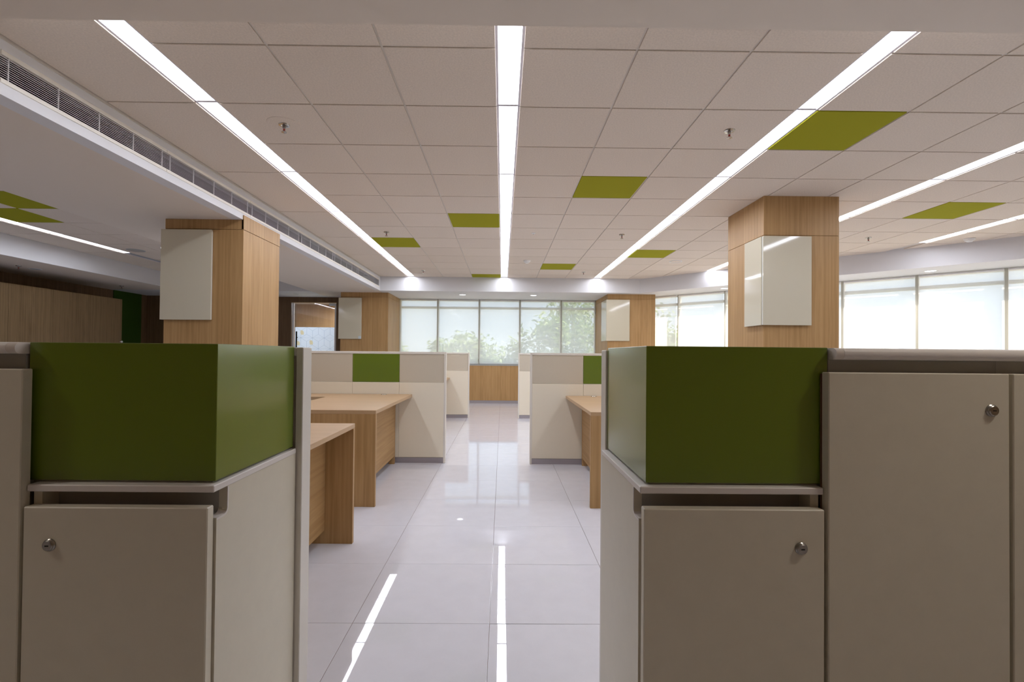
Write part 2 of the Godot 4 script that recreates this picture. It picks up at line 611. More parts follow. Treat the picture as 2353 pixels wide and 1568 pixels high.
func bay(at: Vector3, turn: float, w: float, last: bool, k: int, straight: bool) -> void:
	bays += 1
	var n := structure("window_%d" % bays, at, turn)
	lpart(n, "mullion", Vector3(0, 1.70, -0.03), Vector3(0.05, 1.58, 0.09), M.frame_paint, 0.003)
	if last:
		lpart(n, "mullion", Vector3(w, 1.70, -0.03), Vector3(0.05, 1.58, 0.09), M.frame_paint, 0.003)
	lpart(n, "transom", Vector3(w / 2, 2.285, -0.04), Vector3(w - 0.05, 0.055, 0.06), M.frame_paint, 0.003)
	lpart(n, "head_rail", Vector3(w / 2, 2.465, -0.04), Vector3(w - 0.05, 0.04, 0.06), M.frame_paint)
	lpart(n, "bottom_rail", Vector3(w / 2, 0.935, -0.04), Vector3(w - 0.05, 0.045, 0.06), M.frame_paint, 0.003)
	lpart(n, "pane", Vector3(w / 2, 1.607, -0.045), Vector3(w - 0.05, 1.30, 0.006), M.pane)
	lpart(n, "pane", Vector3(w / 2, 2.38, -0.045), Vector3(w - 0.05, 0.13, 0.006), M.pane)
	var words := "translucent roller shade, %s from the glass door end of the straight window wall" % NTH[k] if straight else "translucent roller shade of the angled window wall, %s from the window corner column" % NTH[k]
	var group := "roller shades of the straight window wall" if straight else "roller shades of the angled window wall"
	var local := Vector3(w / 2, 0.93, 0.055)
	var s := thing("roller_shade", words, "shade", at + Basis(Vector3.UP, turn) * local, group, turn)
	put(s, "fabric", quad_panel(w - 0.035, 1.50), M.shade, Vector3(0, 0.765, 0))
	lpart(s, "bottom_bar", Vector3(0, 0.008, 0), Vector3(w - 0.04, 0.018, 0.012), M.aluminium, 0.002)
	var t := put(s, "roller_tube", cylinder(0.019, w - 0.04), M.plastic, Vector3(0, 1.532, -0.012))
	t.rotation.z = PI / 2
	if straight and (k == 1 or k == 4):
		var low := k == 1
		var c := put(s, "pull_chain", cylinder(0.003, 0.35 if low else 0.28), M.lock_metal, Vector3(w / 2 - 0.012, 0.19 if low else 1.36, 0.02))
		put(c, "chain_holder", box_mesh(0.018, 0.06, 0.016, 0.003), M.lock_metal, Vector3(0, -0.10, 0.004))


func cylinder(r: float, h: float, seg := 16) -> Mesh:
	var key := "cyl%.4f_%.4f" % [r, h]
	if not meshes.has(key):
		var c := CylinderMesh.new()
		c.top_radius = r
		c.bottom_radius = r
		c.height = h
		c.radial_segments = seg
		c.rings = 1
		meshes[key] = c
	return meshes[key]


func outside() -> void:
	var g := structure("ground")
	part(g, "lawn", -120, 140, -4.3, -4.0, 12.6, 260, M.lawn)
	part(g, "forecourt", -120, 140, -4.25, -3.98, 12.6, 19, M.paving)
	part(g, "forecourt", 12.6, 140, -4.25, -3.98, -60, 12.6, M.paving)
	var spots := [
		[-15.0, 46.0, 7.0, 4.0], [-9.5, 35.0, 6.4, 3.6], [-4.6, 42.0, 6.9, 3.2], [-1.5, 34.0, 6.6, 3.0],
		[2.0, 27.0, 7.6, 2.6], [5.2, 36.0, 9.8, 3.0], [9.5, 29.0, 8.0, 3.2], [13.5, 40.0, 7.0, 3.4],
	]
	var words := ["round leafy tree", "low bushy tree", "small leafy tree", "tall loose tree", "tallest airy tree", "tall leafy tree", "broad leafy tree", "wide leafy tree"]
	for k in spots.size():
		var s: Array = spots[k]
		tree(Vector3(s[0], -4.0, -s[1]), s[2], s[3], k, words[k] + " outside the straight window wall")


func tree(at: Vector3, h: float, r: float, k: int, label: String) -> void:
	var t := thing("tree", label, "tree", at, "trees outside the windows")
	var q := RandomNumberGenerator.new()
	q.seed = 100 + k
	put(t, "trunk", lathe([Vector2(0.0, 0.0), Vector2(0.22, 0.0), Vector2(0.15, h * 0.45), Vector2(0.07, h * 0.85), Vector2(0.0, h * 0.86)], 10), M.bark)
	var st := SurfaceTool.new()
	st.begin(Mesh.PRIMITIVE_TRIANGLES)
	var clumps := []
	for j in 16:
		var a := q.randf() * TAU
		var e := sqrt(q.randf()) * r * 0.62
		clumps.append([Vector3(cos(a) * e, h * q.randf_range(0.42, 0.92), sin(a) * e), r * q.randf_range(0.28, 0.46)])
	for j in 2600:
		var cl: Array = clumps[q.randi() % clumps.size()]
		var v: Vector3 = Vector3(q.randfn(), q.randfn(), q.randfn()).normalized() * cl[1] * pow(q.randf(), 0.45)
		var p: Vector3 = cl[0] + v
		var n := Vector3(q.randfn(), absf(q.randfn()) + 0.3, q.randfn()).normalized()
		var u := n.cross(Vector3(q.randfn(), q.randfn(), q.randfn())).normalized() * 0.19
		var w := n.cross(u).normalized() * 0.09
		quad(st, p - u, p - w, p + u, p + w, n)
	put(t, "foliage", st.commit(), M.leaf)


# ------------------------------------------------------------------ room behind the glass door

func meeting_room() -> void:
	var w := structure("wall_meeting_room")
	part(w, "wood_panel", -6.6, -3.46, 0, 2.70, 15.4, 15.5, M.wood)
	part(w, "pale_panel", -6.7, -6.55, 0, 2.70, 11.6, 15.5, M.pale_wood)
	part(w, "wood_panel", -3.56, -3.46, 0, 2.70, 11.6, 15.4, M.wood)
	part(w, "ceiling_panel", -6.7, -3.46, 2.70, 2.80, 11.6, 15.5, M.paint)
	part(w, "outer_skin", -3.455, -3.36, -4.0, 2.9, 11.86, 15.6, M.paving)
	part(w, "plaster", -6.7, -5.9, 0, 2.75, 11.605, 11.65, M.paint)
	var sc := thing("wall_screen", "dark wall screen in the room behind the glass door", "screen", Vector3(-6.54, 1.1, -14.0))
	part(sc, "bezel", -6.55, -6.50, 1.05, 2.12, 12.9, 14.6, M.black, 0.004)
	part(sc, "panel", -6.50, -6.497, 1.08, 2.09, 12.94, 14.56, M.screen_black)
	# a light in that room
	lamp(-4.6, 12.3, 13.5, true, "linear ceiling light in the room behind the glass door", "", 2.683, 9.0)
	lamp(-4.6, 13.6, 14.8, true, "linear ceiling light deep in the room behind the glass door", "", 2.683, 9.0)

	var dr := structure("door_1", Vector3(-4.965, 0, -11.52))
	var gl := part(dr, "glass", -4.965, -3.965, 0.01, 2.34, 11.515, 11.527, M.pane)
	var film := quad_panel(0.93, 1.75)
	put(gl, "frosted_film", film, M.film, Vector3(0.01, 0.90 - 1.175, 0.0068))
	part(dr, "edge_channel", -4.99, -4.945, 0, 2.345, 11.505, 11.537, M.plastic, 0.003)
	part(dr, "edge_channel", -3.985, -3.94, 0, 2.345, 11.505, 11.537, M.plastic, 0.003)
	part(dr, "patch_fitting", -4.12, -3.95, 2.285, 2.345, 11.495, 11.545, M.aluminium, 0.003)
	part(dr, "pull_handle", -4.875, -4.845, 0.7, 1.67, 11.44, 11.465, M.black, 0.006)
	for y in [0.85, 1.52]:
		part(dr, "handle_post", -4.868, -4.852, y, y + 0.016, 11.46, 11.52, M.black)


# an upright sheet facing +z whose texture runs once over it
func quad_panel(w: float, h: float) -> Mesh:
	var st := SurfaceTool.new()
	st.begin(Mesh.PRIMITIVE_TRIANGLES)
	var v := [Vector3(-w / 2, h / 2, 0), Vector3(w / 2, h / 2, 0), Vector3(w / 2, -h / 2, 0), Vector3(-w / 2, -h / 2, 0)]
	var uv := [Vector2(0, 0), Vector2(1, 0), Vector2(1, 1), Vector2(0, 1)]
	for k in [0, 1, 2, 0, 2, 3]:
		st.set_normal(Vector3.BACK)
		st.set_uv(uv[k])
		st.add_vertex(v[k])
	return st.commit()


# ------------------------------------------------------------------ columns and their boards

func columns() -> void:
	column(-3.33, -2.562, 4.78, 5.55, LOW, 2.386, "oak clad column under the air grille bulkhead", 0.045)
	column(2.586, 3.34, 4.78, 5.54, CEIL, 2.388, "oak clad column rising into the tiled ceiling")
	column(-3.50, -2.475, 10.47, 11.6, LOW, 2.386, "oak clad column between the glass door and straight window wall")
	column(2.24, 3.265, 10.335, 11.7, LOW, 2.386, "oak clad column between the straight and angled window walls")
	board("cream glass writing board on the front of the bulkhead column", -3.352, -2.858, 1.490, 2.376, 4.752, 4.774, false)
	board("cream glass writing board on the store side of the bulkhead column", -3.356, -3.334, 1.490, 2.376, 4.776, 5.27, true)
	board("cream glass writing board on the front of the ceiling-high column", 2.566, 3.046, 1.492, 2.373, 4.748, 4.772, false)
	board("narrow cream glass board wrapped round the aisle side of the ceiling-high column", 2.558, 2.580, 1.492, 2.373, 4.774, 5.105, true)
	var s := board("cream glass writing board with a small sticker beside the glass door", -3.535, -3.044, 1.476, 2.364, 10.44, 10.462, false)
	part(s, "sticker", -3.103, -3.047, 1.478, 1.54, 10.4385, 10.4405, M.sticker)
	board("cream glass writing board on the front of the window corner column", 2.212, 2.708, 1.482, 2.362, 10.305, 10.327, false)
	board("narrow cream glass board on the aisle side of the window corner column", 2.208, 2.232, 1.482, 2.362, 10.329, 10.82, true)


func column(x0: float, x1: float, d0: float, d1: float, top: float, joint: float, label: String, extra := 0.0) -> void:
	var c := thing("column", label, "column", Vector3((x0 + x1) / 2, 0, -(d0 + d1) / 2))
	part(c, "core", x0 + 0.008, x1 - 0.008, 0, top, d0 + 0.008, d1 - 0.008, M.wood)
	part(c, "cladding_panel", x0, x1, 0.08, joint - 0.0015, d0, d1, M.wood, 0.002)
	part(c, "cladding_band", x0, x1, joint + 0.0015, top, d0, d1, M.wood, 0.002)
	if extra > 0.0:
		part(c, "cladding_band", x1 - 0.02, x1 + 0.003, joint + 0.0015, top + extra, d0, d1, M.wood, 0.001)
	part(c, "skirting", x0 + 0.004, x1 - 0.004, 0, 0.08, d0 + 0.004, d1 - 0.004, M.skirting)


func board(label: String, x0: float, x1: float, y0: float, y1: float, d0: float, d1: float, side: bool) -> Node3D:
	var b := thing("glass_board", label, "board", Vector3((x0 + x1) / 2, y0, -(d0 + d1) / 2))
	if side:
		part(b, "backing", x0 + 0.008, x1, y0 + 0.003, y1 - 0.003, d0, d1, M.board_edge)
		part(b, "glass_face", x0, x0 + 0.008, y0, y1, d0, d1, M.board, 0.0015)
	else:
		part(b, "backing", x0, x1, y0 + 0.003, y1 - 0.003, d0 + 0.008, d1, M.board_edge)
		part(b, "glass_face", x0, x1, y0, y1, d0, d0 + 0.008, M.board, 0.0015)
	return b


# ------------------------------------------------------------------ bay with the wooden cupboards

func left_room() -> void:
	for k in 7:
		var d0 := 7.095 + 0.37 * k
		var last := k == 6
		var words := "tall pale wood cupboard at the end of its row, with a white knob" if last else "tall pale wood cupboard along the dark wall, %s from the green wall" % NTH[6 - k]
		var c := thing("cupboard", words, "cupboard", Vector3(-7.99, 0, -(d0 + 0.185)), "" if last else "tall cupboards along the dark wall")
		part(c, "body", -8.39, -7.592, 0, 2.2, d0 + 0.001, d0 + 0.369, M.pale_wood)
		var dr := part(c, "door", -7.59, -7.57, 0.06, 2.198, d0 + 0.002, d0 + 0.368, M.pale_wood, 0.0015)
		if last:
			var kn := put(dr, "knob", lathe([Vector2(0, 0), Vector2(0.008, 0), Vector2(0.008, 0.02), Vector2(0.016, 0.024), Vector2(0.02, 0.034), Vector2(0.014, 0.044), Vector2(0, 0.046)], 16, "knob"), M.plastic, Vector3(0.01, 1.355 - 1.129, -0.15))
			kn.rotation.z = -PI / 2
	# window of the far wall, hidden from here by the column; its daylight shows on the bulkhead
	var n := structure("window_store", Vector3(-7.1, 0, -11.54))
	lpart(n, "pane", Vector3(0.6, 1.68, 0), Vector3(1.16, 1.56, 0.006), M.pane)
	for x in [0.02, 0.6, 1.18]:
		lpart(n, "mullion", Vector3(x, 1.68, 0), Vector3(0.04, 1.57, 0.08), M.frame_paint)
	lpart(n, "sill", Vector3(0.6, 0.905, 0), Vector3(1.2, 0.02, 0.12), M.aluminium)


# ------------------------------------------------------------------ supply air grilles

func grilles() -> void:
	var starts := [1.945, 3.69 - 1.2225 + 0.0, 3.69, 4.9125, 6.135, 7.3575, 8.58, 10.045]
	starts[1] = 2.4675
	for k in starts.size() - 1:
		var d0: float = starts[k] + 0.002
		var d1: float = starts[k + 1] - 0.002
		var words := "white slatted air grille in the long bulkhead, %s from the straight window wall" % NTH[starts.size() - 2 - k]
		var g := thing("air_grille", words, "grille", Vector3(-2.62, 2.556, -(d0 + d1) / 2), "air grille sections in the long bulkhead")
		part(g, "frame_rail", -2.61, -2.566, 2.546, 2.570, d0, d1, M.trim_white, 0.002)
		part(g, "frame_rail", -2.61, -2.566, 2.692, 2.716, d0, d1, M.trim_white, 0.002)
		for j in 11:
			var y := 2.5755 + j * 0.0112
			var s := part(g, "slat", -2.592, -2.572, y, y + 0.0026, d0, d1, M.slat)
			s.rotation.z = -0.5
		var n := int(round((d1 - d0) / 0.34))
		for j in n + 1:
			var d := d0 + 0.043 + (d1 - d0 - 0.086) * j / n
			part(g, "divider", -2.578, -2.571, 2.570, 2.692, d - 0.0018, d + 0.0018, M.slat)


# ------------------------------------------------------------------ lamps

func lamp(x: float, d0: float, d1: float, lit: bool, label: String, group: String, y := CEIL, power := 1.0) -> void:
	var l := thing("linear_light", label, "light", Vector3(x, y, -(d0 + d1) / 2), group)
	var a := d0 + 0.002
	var b := d1 - 0.002
	part(l, "housing", x - 0.0755, x - 0.0615, y + 0.007, y + 0.0158, a, b, M.lamp_housing)
	part(l, "housing", x + 0.0615, x + 0.0755, y + 0.007, y + 0.0158, a, b, M.lamp_housing)
	part(l, "end_cap", x - 0.0615, x + 0.0615, y + 0.010, y + 0.0158, a, a + 0.009, M.lamp_housing)
	part(l, "end_cap", x - 0.0615, x + 0.0615, y + 0.010, y + 0.0158, b - 0.009, b, M.lamp_housing)
	part(l, "diffuser", x - 0.061, x + 0.061, y + 0.0135, y + 0.0155, a + 0.0095, b - 0.0095, M.glow if lit else M.lamp_off)
	if lit:
		var al := AreaLight3D.new()
		al.name = "light"
		al.area_size = Vector2(0.120, b - a - 0.022)
		al.area_normalize_energy = true
		al.light_energy = 0.66 * power * (b - a) / 1.18
		al.light_color = Color(0.925, 0.95, 1.0)
		al.area_range = 30.0
		al.shadow_enabled = true
		l.add_child(al)
		al.position = Vector3(0, 0.0128, 0)
		al.rotation.x = -PI / 2


func lights() -> void:
	var cuts := [1.912, 3.112, 4.312, 5.512, 6.712, 7.912, 9.112, 10.09]
	var rows := [
		[X0 - PITCH, "bright linear light along the air grilles, %s from the window end of its row", "row of lights along the air grilles", 99.0, 6],
		[X0, "bright linear light over the middle of the aisle, %s from the window end", "row of lights over the aisle", 99.0, 6],
		[X0 + PITCH, "bright linear light between aisle and ceiling-high column, %s from the window end", "row of lights between aisle and column", 99.0, 6],
		[X0 + 2 * PITCH, "bright linear light just beyond the ceiling-high column, %s from the window end", "row of lights beyond the column", 9.112, 5],
		[X0 + 3 * PITCH, "bright linear light nearest the angled window wall, %s from the window end", "row of lights by the angled windows", 6.712, 3],
	]
	for r in rows:
		for k in cuts.size() - 1:
			if cuts[k + 1] <= r[3] + 0.001:
				lamp(r[0], cuts[k], cuts[k + 1], true, r[1] % NTH[int(r[4]) - k], r[2])
	for k in 5:
		lamp(-6.18, 2.012 + 1.2 * k, 3.212 + 1.2 * k, true, "bright linear light in the cupboard bay, %s from the unlit ones" % NTH[4 - k], "lit lights in the cupboard bay")
	lamp(-6.18, 8.012, 9.212, false, "unlit linear ceiling light next to the round speaker in the cupboard bay", "")
	lamp(-6.18, 9.212, 10.37, false, "unlit linear ceiling light at the far end of the cupboard bay", "")
	for p in [[-0.896, 10.72, "glass door"], [0.677, 10.70, "window corner column"]]:
		downlight(p[0], p[1], true, "lit round downlight before the straight window wall, the one nearer the " + p[2], "downlights before the straight window wall")
	for p in [[4.27, 9.29, 0], [5.34, 8.24, 1], [6.41, 7.20, 2]]:
		downlight(p[0], p[1], true, "lit round downlight before the angled window wall, %s from the corner column" % NTH[p[2]], "downlights before the angled window wall")
	var row := [-6.0, -2.2, 1.6, 5.33]
	for k in 4:
		downlight(row[k], 0.55, true, "lit round downlight in the plain near bulkhead, %s from the cupboard side" % NTH[k], "downlights over the cabinets", 1.2)
	downlight(-7.55, 7.86, false, "unlit round downlight over the tall cupboards", "unlit downlights over the cupboards")
	downlight(-4.65, 10.9, false, "unlit round downlight in front of the glass door", "")


func downlight(x: float, d: float, lit: bool, label: String, group: String, power := 1.0) -> void:
	var l := thing("downlight", label, "light", Vector3(x, LOW, -d), group)
	put(l, "trim_ring", lathe([Vector2(0.066, 0.0), Vector2(0.070, -0.004), Vector2(0.084, -0.003), Vector2(0.087, 0.0)], 32, "dl_ring"), M.plastic)
	put(l, "lens", lathe([Vector2(0.0, -0.0015), Vector2(0.067, -0.0015), Vector2(0.067, 0.0)], 32, "dl_lens"), M.glow if lit else M.lamp_off)
	if lit:
		var s := SpotLight3D.new()
		s.name = "light"
		s.spot_angle = 62.0
		s.spot_angle_attenuation = 0.8
		s.spot_range = 30.0
		s.spot_attenuation = 2.0
		s.light_size = 0.12
		s.light_energy = 0.55 * power
		s.light_color = Color(1.0, 0.97, 0.93)
		s.shadow_enabled = true
		l.add_child(s)
		s.position = Vector3(0, -0.13, 0)
		s.rotation.x = -PI / 2


# ------------------------------------------------------------------ sprinklers, detectors, speakers

func small_ceiling_things() -> void:
	sprinkler(-1.545, 3.39, CEIL, "sprinkler head in a wide round cover plate among the ceiling tiles", "", true)
	for p in [[1.593, 3.40, "on the column side of the aisle, closest to the cabinets"], [-1.546, 6.39, "on the air grille side of the aisle, beside a green tile"], [1.569, 6.39, "on the column side of the aisle, halfway to the windows"], [-1.542, 9.35, "on the air grille side of the aisle, closest to the windows"], [1.552, 9.33, "on the column side of the aisle, closest to the windows"], [4.872, 6.41, "beyond the ceiling-high column"]]:
		sprinkler(p[0], p[1], CEIL, "small sprinkler head " + p[2], "sprinkler heads on the tiled ceiling")
	for p in [[-7.53, 7.57, "farther from"], [-7.68, 9.80, "closer to"]]:
		sprinkler(p[0], p[1], LOW, "small sprinkler head over the tall cupboards, the one %s the green wall" % p[2], "sprinkler heads over the cupboards")
	for p in [[0.406, 8.25, "white smoke detector on the ceiling beside the aisle lights"], [6.222, 6.40, "white smoke detector on the ceiling near the angled window wall"]]:
		var s := thing("smoke_detector", p[2], "detector", Vector3(p[0], CEIL, -p[1]))
		put(s, "base", lathe([Vector2(0.0, 0.0), Vector2(0.062, 0.0), Vector2(0.062, -0.012), Vector2(0.052, -0.016)], 28, "sd_base"), M.plastic)
		put(s, "sensing_head", lathe([Vector2(0.052, -0.016), Vector2(0.048, -0.030), Vector2(0.034, -0.034), Vector2(0.030, -0.045), Vector2(0.0, -0.047)], 28, "sd_head"), M.plastic)
	var r := thing("ceiling_speaker", "round white ceiling speaker with a raised rim behind the tall column", "speaker", Vector3(2.927, CEIL, -8.186))
	put(r, "rim", lathe([Vector2(0.090, 0.0), Vector2(0.092, -0.008), Vector2(0.100, -0.010), Vector2(0.106, 0.0)], 32, "sp_rim"), M.plastic)
	put(r, "speaker_cloth", lathe([Vector2(0.0, -0.004), Vector2(0.091, -0.004)], 32, "sp_cloth"), M.tile0)
	var q := thing("ceiling_speaker", "round grey ceiling speaker beside the unlit lights of the cupboard bay", "speaker", Vector3(-5.86, CEIL, -7.75))
	put(q, "rim", lathe([Vector2(0.118, 0.0), Vector2(0.120, -0.005), Vector2(0.130, 0.0)], 32, "sp_rim2"), M.lamp_off)
	put(q, "speaker_cloth", lathe([Vector2(0.0, -0.004), Vector2(0.119, -0.004)], 32, "sp_cloth2"), M.recess)
	var h := thing("ceiling_hook", "tiny white hook on a ceiling tile beside the aisle lights", "hook", Vector3(0.396, CEIL, -6.37))
	put(h, "rose", lathe([Vector2(0.0, 0.0), Vector2(0.028, 0.0), Vector2(0.026, -0.006), Vector2(0.0, -0.007)], 18, "hk_rose"), M.plastic)
	put(h, "pin", lathe([Vector2(0.004, -0.006), Vector2(0.004, -0.025), Vector2(0.0, -0.025)], 10, "hk_pin"), M.plastic)


func sprinkler(x: float, d: float, y: float, label: String, group: String, plate := false) -> void:
	var s := thing("sprinkler", label, "sprinkler", Vector3(x, y, -d), group)
	var up := 0.0
	if plate:
		put(s, "cover_plate", lathe([Vector2(0.0, -0.004), Vector2(0.108, -0.004), Vector2(0.112, -0.002), Vector2(0.113, 0.0)], 40, "spr_plate"), M.tile0)
		up = -0.004
	put(s, "escutcheon", lathe([Vector2(0.038, up), Vector2(0.036, up - 0.006), Vector2(0.022, up - 0.008), Vector2(0.016, up - 0.002), Vector2(0.0, up - 0.002)], 24), M.chrome)
	put(s, "frame", lathe([Vector2(0.011, up), Vector2(0.011, up - 0.024), Vector2(0.006, up - 0.030), Vector2(0.006, up - 0.050), Vector2(0.0, up - 0.050)], 12), M.lock_metal)
	put(s, "glass_bulb", lathe([Vector2(0.0, up - 0.026), Vector2(0.0075, up - 0.030), Vector2(0.0075, up - 0.042), Vector2(0.0, up - 0.046)], 10), M.sprinkler_red)
	put(s, "deflector", lathe([Vector2(0.0, up - 0.049), Vector2(0.017, up - 0.050), Vector2(0.018, up - 0.054), Vector2(0.0, up - 0.055)], 18), M.chrome)


# ------------------------------------------------------------------ low partitions

func partitions() -> void:
	# joints run from the aisle end outwards
	partition(-1, [-0.607, -1.11, -1.613, -2.09, -2.558], 5.235, 1, "cream partition with a green panel, behind the desks on the air grille side")
	partition(1, [0.303, 0.875, 1.45, 2.02, 2.58], 5.215, 1, "cream partition with a green panel, behind the desk before the ceiling-high column")
	partition(-1, [-0.605, -1.11, -1.613, -2.12, -2.63, -3.3], 8.91, -1, "cream partition near the straight window wall, on the air grille side")
	partition(1, [0.295, 0.875, 1.45, 2.02, 2.58, 3.1], 8.91, -1, "cream partition near the straight window wall, towards the angled windows")
	partition(-1, [-0.607, -1.25, -1.9, -2.6, -3.3], 1.482, -1, "cream partition backing the cabinets on the air grille side")
	partition(1, [0.317, 0.95, 1.6, 2.3, 3.0], 1.482, -1, "cream partition backing the cabinets on the angled window side")


func partition(side: int, xs: Array, d: float, green_at: int, label: String) -> void:
	var t := 0.066
	var p := thing("partition", label, "partition", Vector3(xs[0], 0, -(d + t / 2)))
	var a: float = xs[0]
	var b: float = xs[xs.size() - 1]
	part(p, "end_post", a, a + side * 0.022, 0.0, 1.198, d, d + t, M.trim_white, 0.002)
	part(p, "top_rail", a + side * 0.022, b, 1.172, 1.198, d + 0.001, d + t - 0.001, M.trim_white, 0.002)
	part(p, "skirting", a + side * 0.022, b, 0.0, 0.058, d + 0.006, d + t - 0.006, M.skirting)
	part(p, "core", a + side * 0.022, b, 0.058, 1.172, d + 0.012, d + t - 0.012, M.trim_white)
	for k in xs.size() - 1:
		var x0: float = xs[k] + side * (0.022 if k == 0 else 0.001)
		var x1: float = xs[k + 1] - side * 0.001
		part(p, "lower_panel", x0, x1, 0.062, 0.866, d + 0.001, d + t - 0.001, M.cream, 0.0015)
		var g := k == green_at
		part(p, "upper_panel_green" if g else "upper_panel", x0, x1, 0.869, 1.171, d + (0.002 if g else 0.007), d + t - 0.007, M.green_panel if g else M.fabric, 0.0015)


# ------------------------------------------------------------------ desks

func desks() -> void:
	# (aisle-side edge, direction away from the aisle, near depth, far depth, leg panel at the near end)
	desk(-0.968, -1, 3.735, 5.23, true, "wooden L-shaped desk before the green-panelled partition on the air grille side", true)
	desk(-0.918, -1, 1.56, 3.045, false, "wooden desk right behind the cabinets on the air grille side")
	desk(0.686, 1, 3.735, 5.21, true, "wooden desk before the green-panelled partition on the ceiling-high column side", true)
	desk(-0.962, -1, 7.42, 8.90, true, "wooden desk half hidden behind a partition, near the straight windows", true)


func desk(x: float, s: int, d0: float, d1: float, near_leg: bool, label: String, elbow := false) -> void:
	var k := thing("desk", label, "desk", Vector3(x + s * 0.4, 0, -(d0 + d1) / 2))
	var dep := 0.785
	var inset := 0.172
	var top := 0.74
	var th := 0.028
	var lt := 0.028
	if elbow:
		# top with a return along the partition
		put(k, "top", prism(PackedVector2Array([Vector2(x, d0), Vector2(x, d1 - 0.002), Vector2(x + s * 1.55, d1 - 0.002), Vector2(x + s * 1.55, d1 - 0.40), Vector2(x + s * dep, d1 - 0.40), Vector2(x + s * dep, d0)]), top - th, top), M.desk_top, -origin_of(k))
	else:
		part(k, "top", x, x + s * dep, top - th, top, d0, d1, M.desk_top, 0.0015)
	var near := d0 + 0.0005 if near_leg else d1 - lt - 0.0005
	part(k, "leg_panel", x + s * 0.0005, x + s * (dep - 0.005), 0.0, top - th - 0.0003, near, near + lt, M.wood, 0.001)
	var far := d1 - 0.055 if near_leg else d0 + 0.02
	part(k, "leg", x + s * inset, x + s * (inset + 0.06), 0.0, top - th - 0.0003, far - 0.001, far + 0.034, M.wood, 0.001)
	part(k, "modesty_panel", x + s * inset, x + s * (inset + 0.018), 0.082, top - th - 0.0003, d0 + (lt if near_leg else 0.058) + 0.001, d1 - (0.058 if near_leg else lt) - 0.001, M.wood_across)
	if elbow:
		part(k, "leg_panel", x + s * 1.51, x + s * 1.538, 0.0, top - th - 0.0003, d1 - 0.395, d1 - 0.01, M.wood, 0.001)
		var gx := x + s * 0.29
		var gr := put(k, "cable_cover", lathe([Vector2(0.0, 0.004), Vector2(0.030, 0.004), Vector2(0.033, 0.0)], 24, "grommet"), M.chrome, Vector3(gx, top, -(d1 - 0.06)) - origin_of(k))
		gr.set_meta("label", "round chrome cable cover")


# ------------------------------------------------------------------ storage cabinets in front

func cabinets() -> void:
	low_cabinet(-0.624, -1, 0.398, 1.072, 0.877, 0.892, 0.848, [-0.961, 0.768], "low cream cabinet under the green box on the air grille side")
	green_box(-1.046, -0.632, 0.8965, 1.2005, 1.08, 1.476, "glossy green box on the low cabinet on the air grille side")
	tall_cabinet(-1.49, -1.052, 1.072, 1.174, 1.142, -1.46, -1.0265, 0.0, "tall cream cabinet next to the green box on the air grille side")
	worktop(-1.49, -1.0695, 1.072, 1.1745, 1.2, -1.069, -1.0485, "round-nosed cream worktop over the tall cabinet on the air grille side")
	low_cabinet(0.306, 1, 0.400, 1.077, 0.880, 0.895, 0.851, [0.651, 0.768], "low cream cabinet under the green box on the angled window side")
	green_box(0.322, 0.729, 0.8995, 1.2045, 1.080, 1.476, "glossy green box on the low cabinet on the angled window side")
	tall_cabinet(0.7315, 1.112, 1.077, 1.177, 1.150, 0.7115, 1.1085, 1.068, "tall cream cabinet with a lock, next to the green box on the angled window side")
	tall_cabinet(1.1125, 1.52, 1.077, 1.177, 1.150, 1.1165, 1.517, 0.0, "tall cream cabinet second from the green box on the angled window side")
	worktop(0.7495, 1.52, 1.077, 1.1775, 1.2035, 0.7315, 0.749, "round-nosed cream worktop over the tall cabinets on the angled window side")


func cam_lock(door: Node3D, x: float, y: float, d: float) -> void:
	var o := origin_of(door)
	var n := put(door, "lock", lathe([Vector2(0.0135, 0.0), Vector2(0.0135, 0.002), Vector2(0.0115, 0.004), Vector2(0.0112, 0.006), Vector2(0.0095, 0.0075), Vector2(0.0, 0.0075)], 28, "lock"), M.lock_metal, Vector3(x, y, -d) - o)
	n.rotation.x = PI / 2


func keyhole(cabinet: Node3D, x: float, y: float, d: float) -> void:
	part(cabinet, "keyhole", x - 0.0038, x + 0.0038, y - 0.0011, y + 0.0011, d - 0.0082, d - 0.0074, M.black)


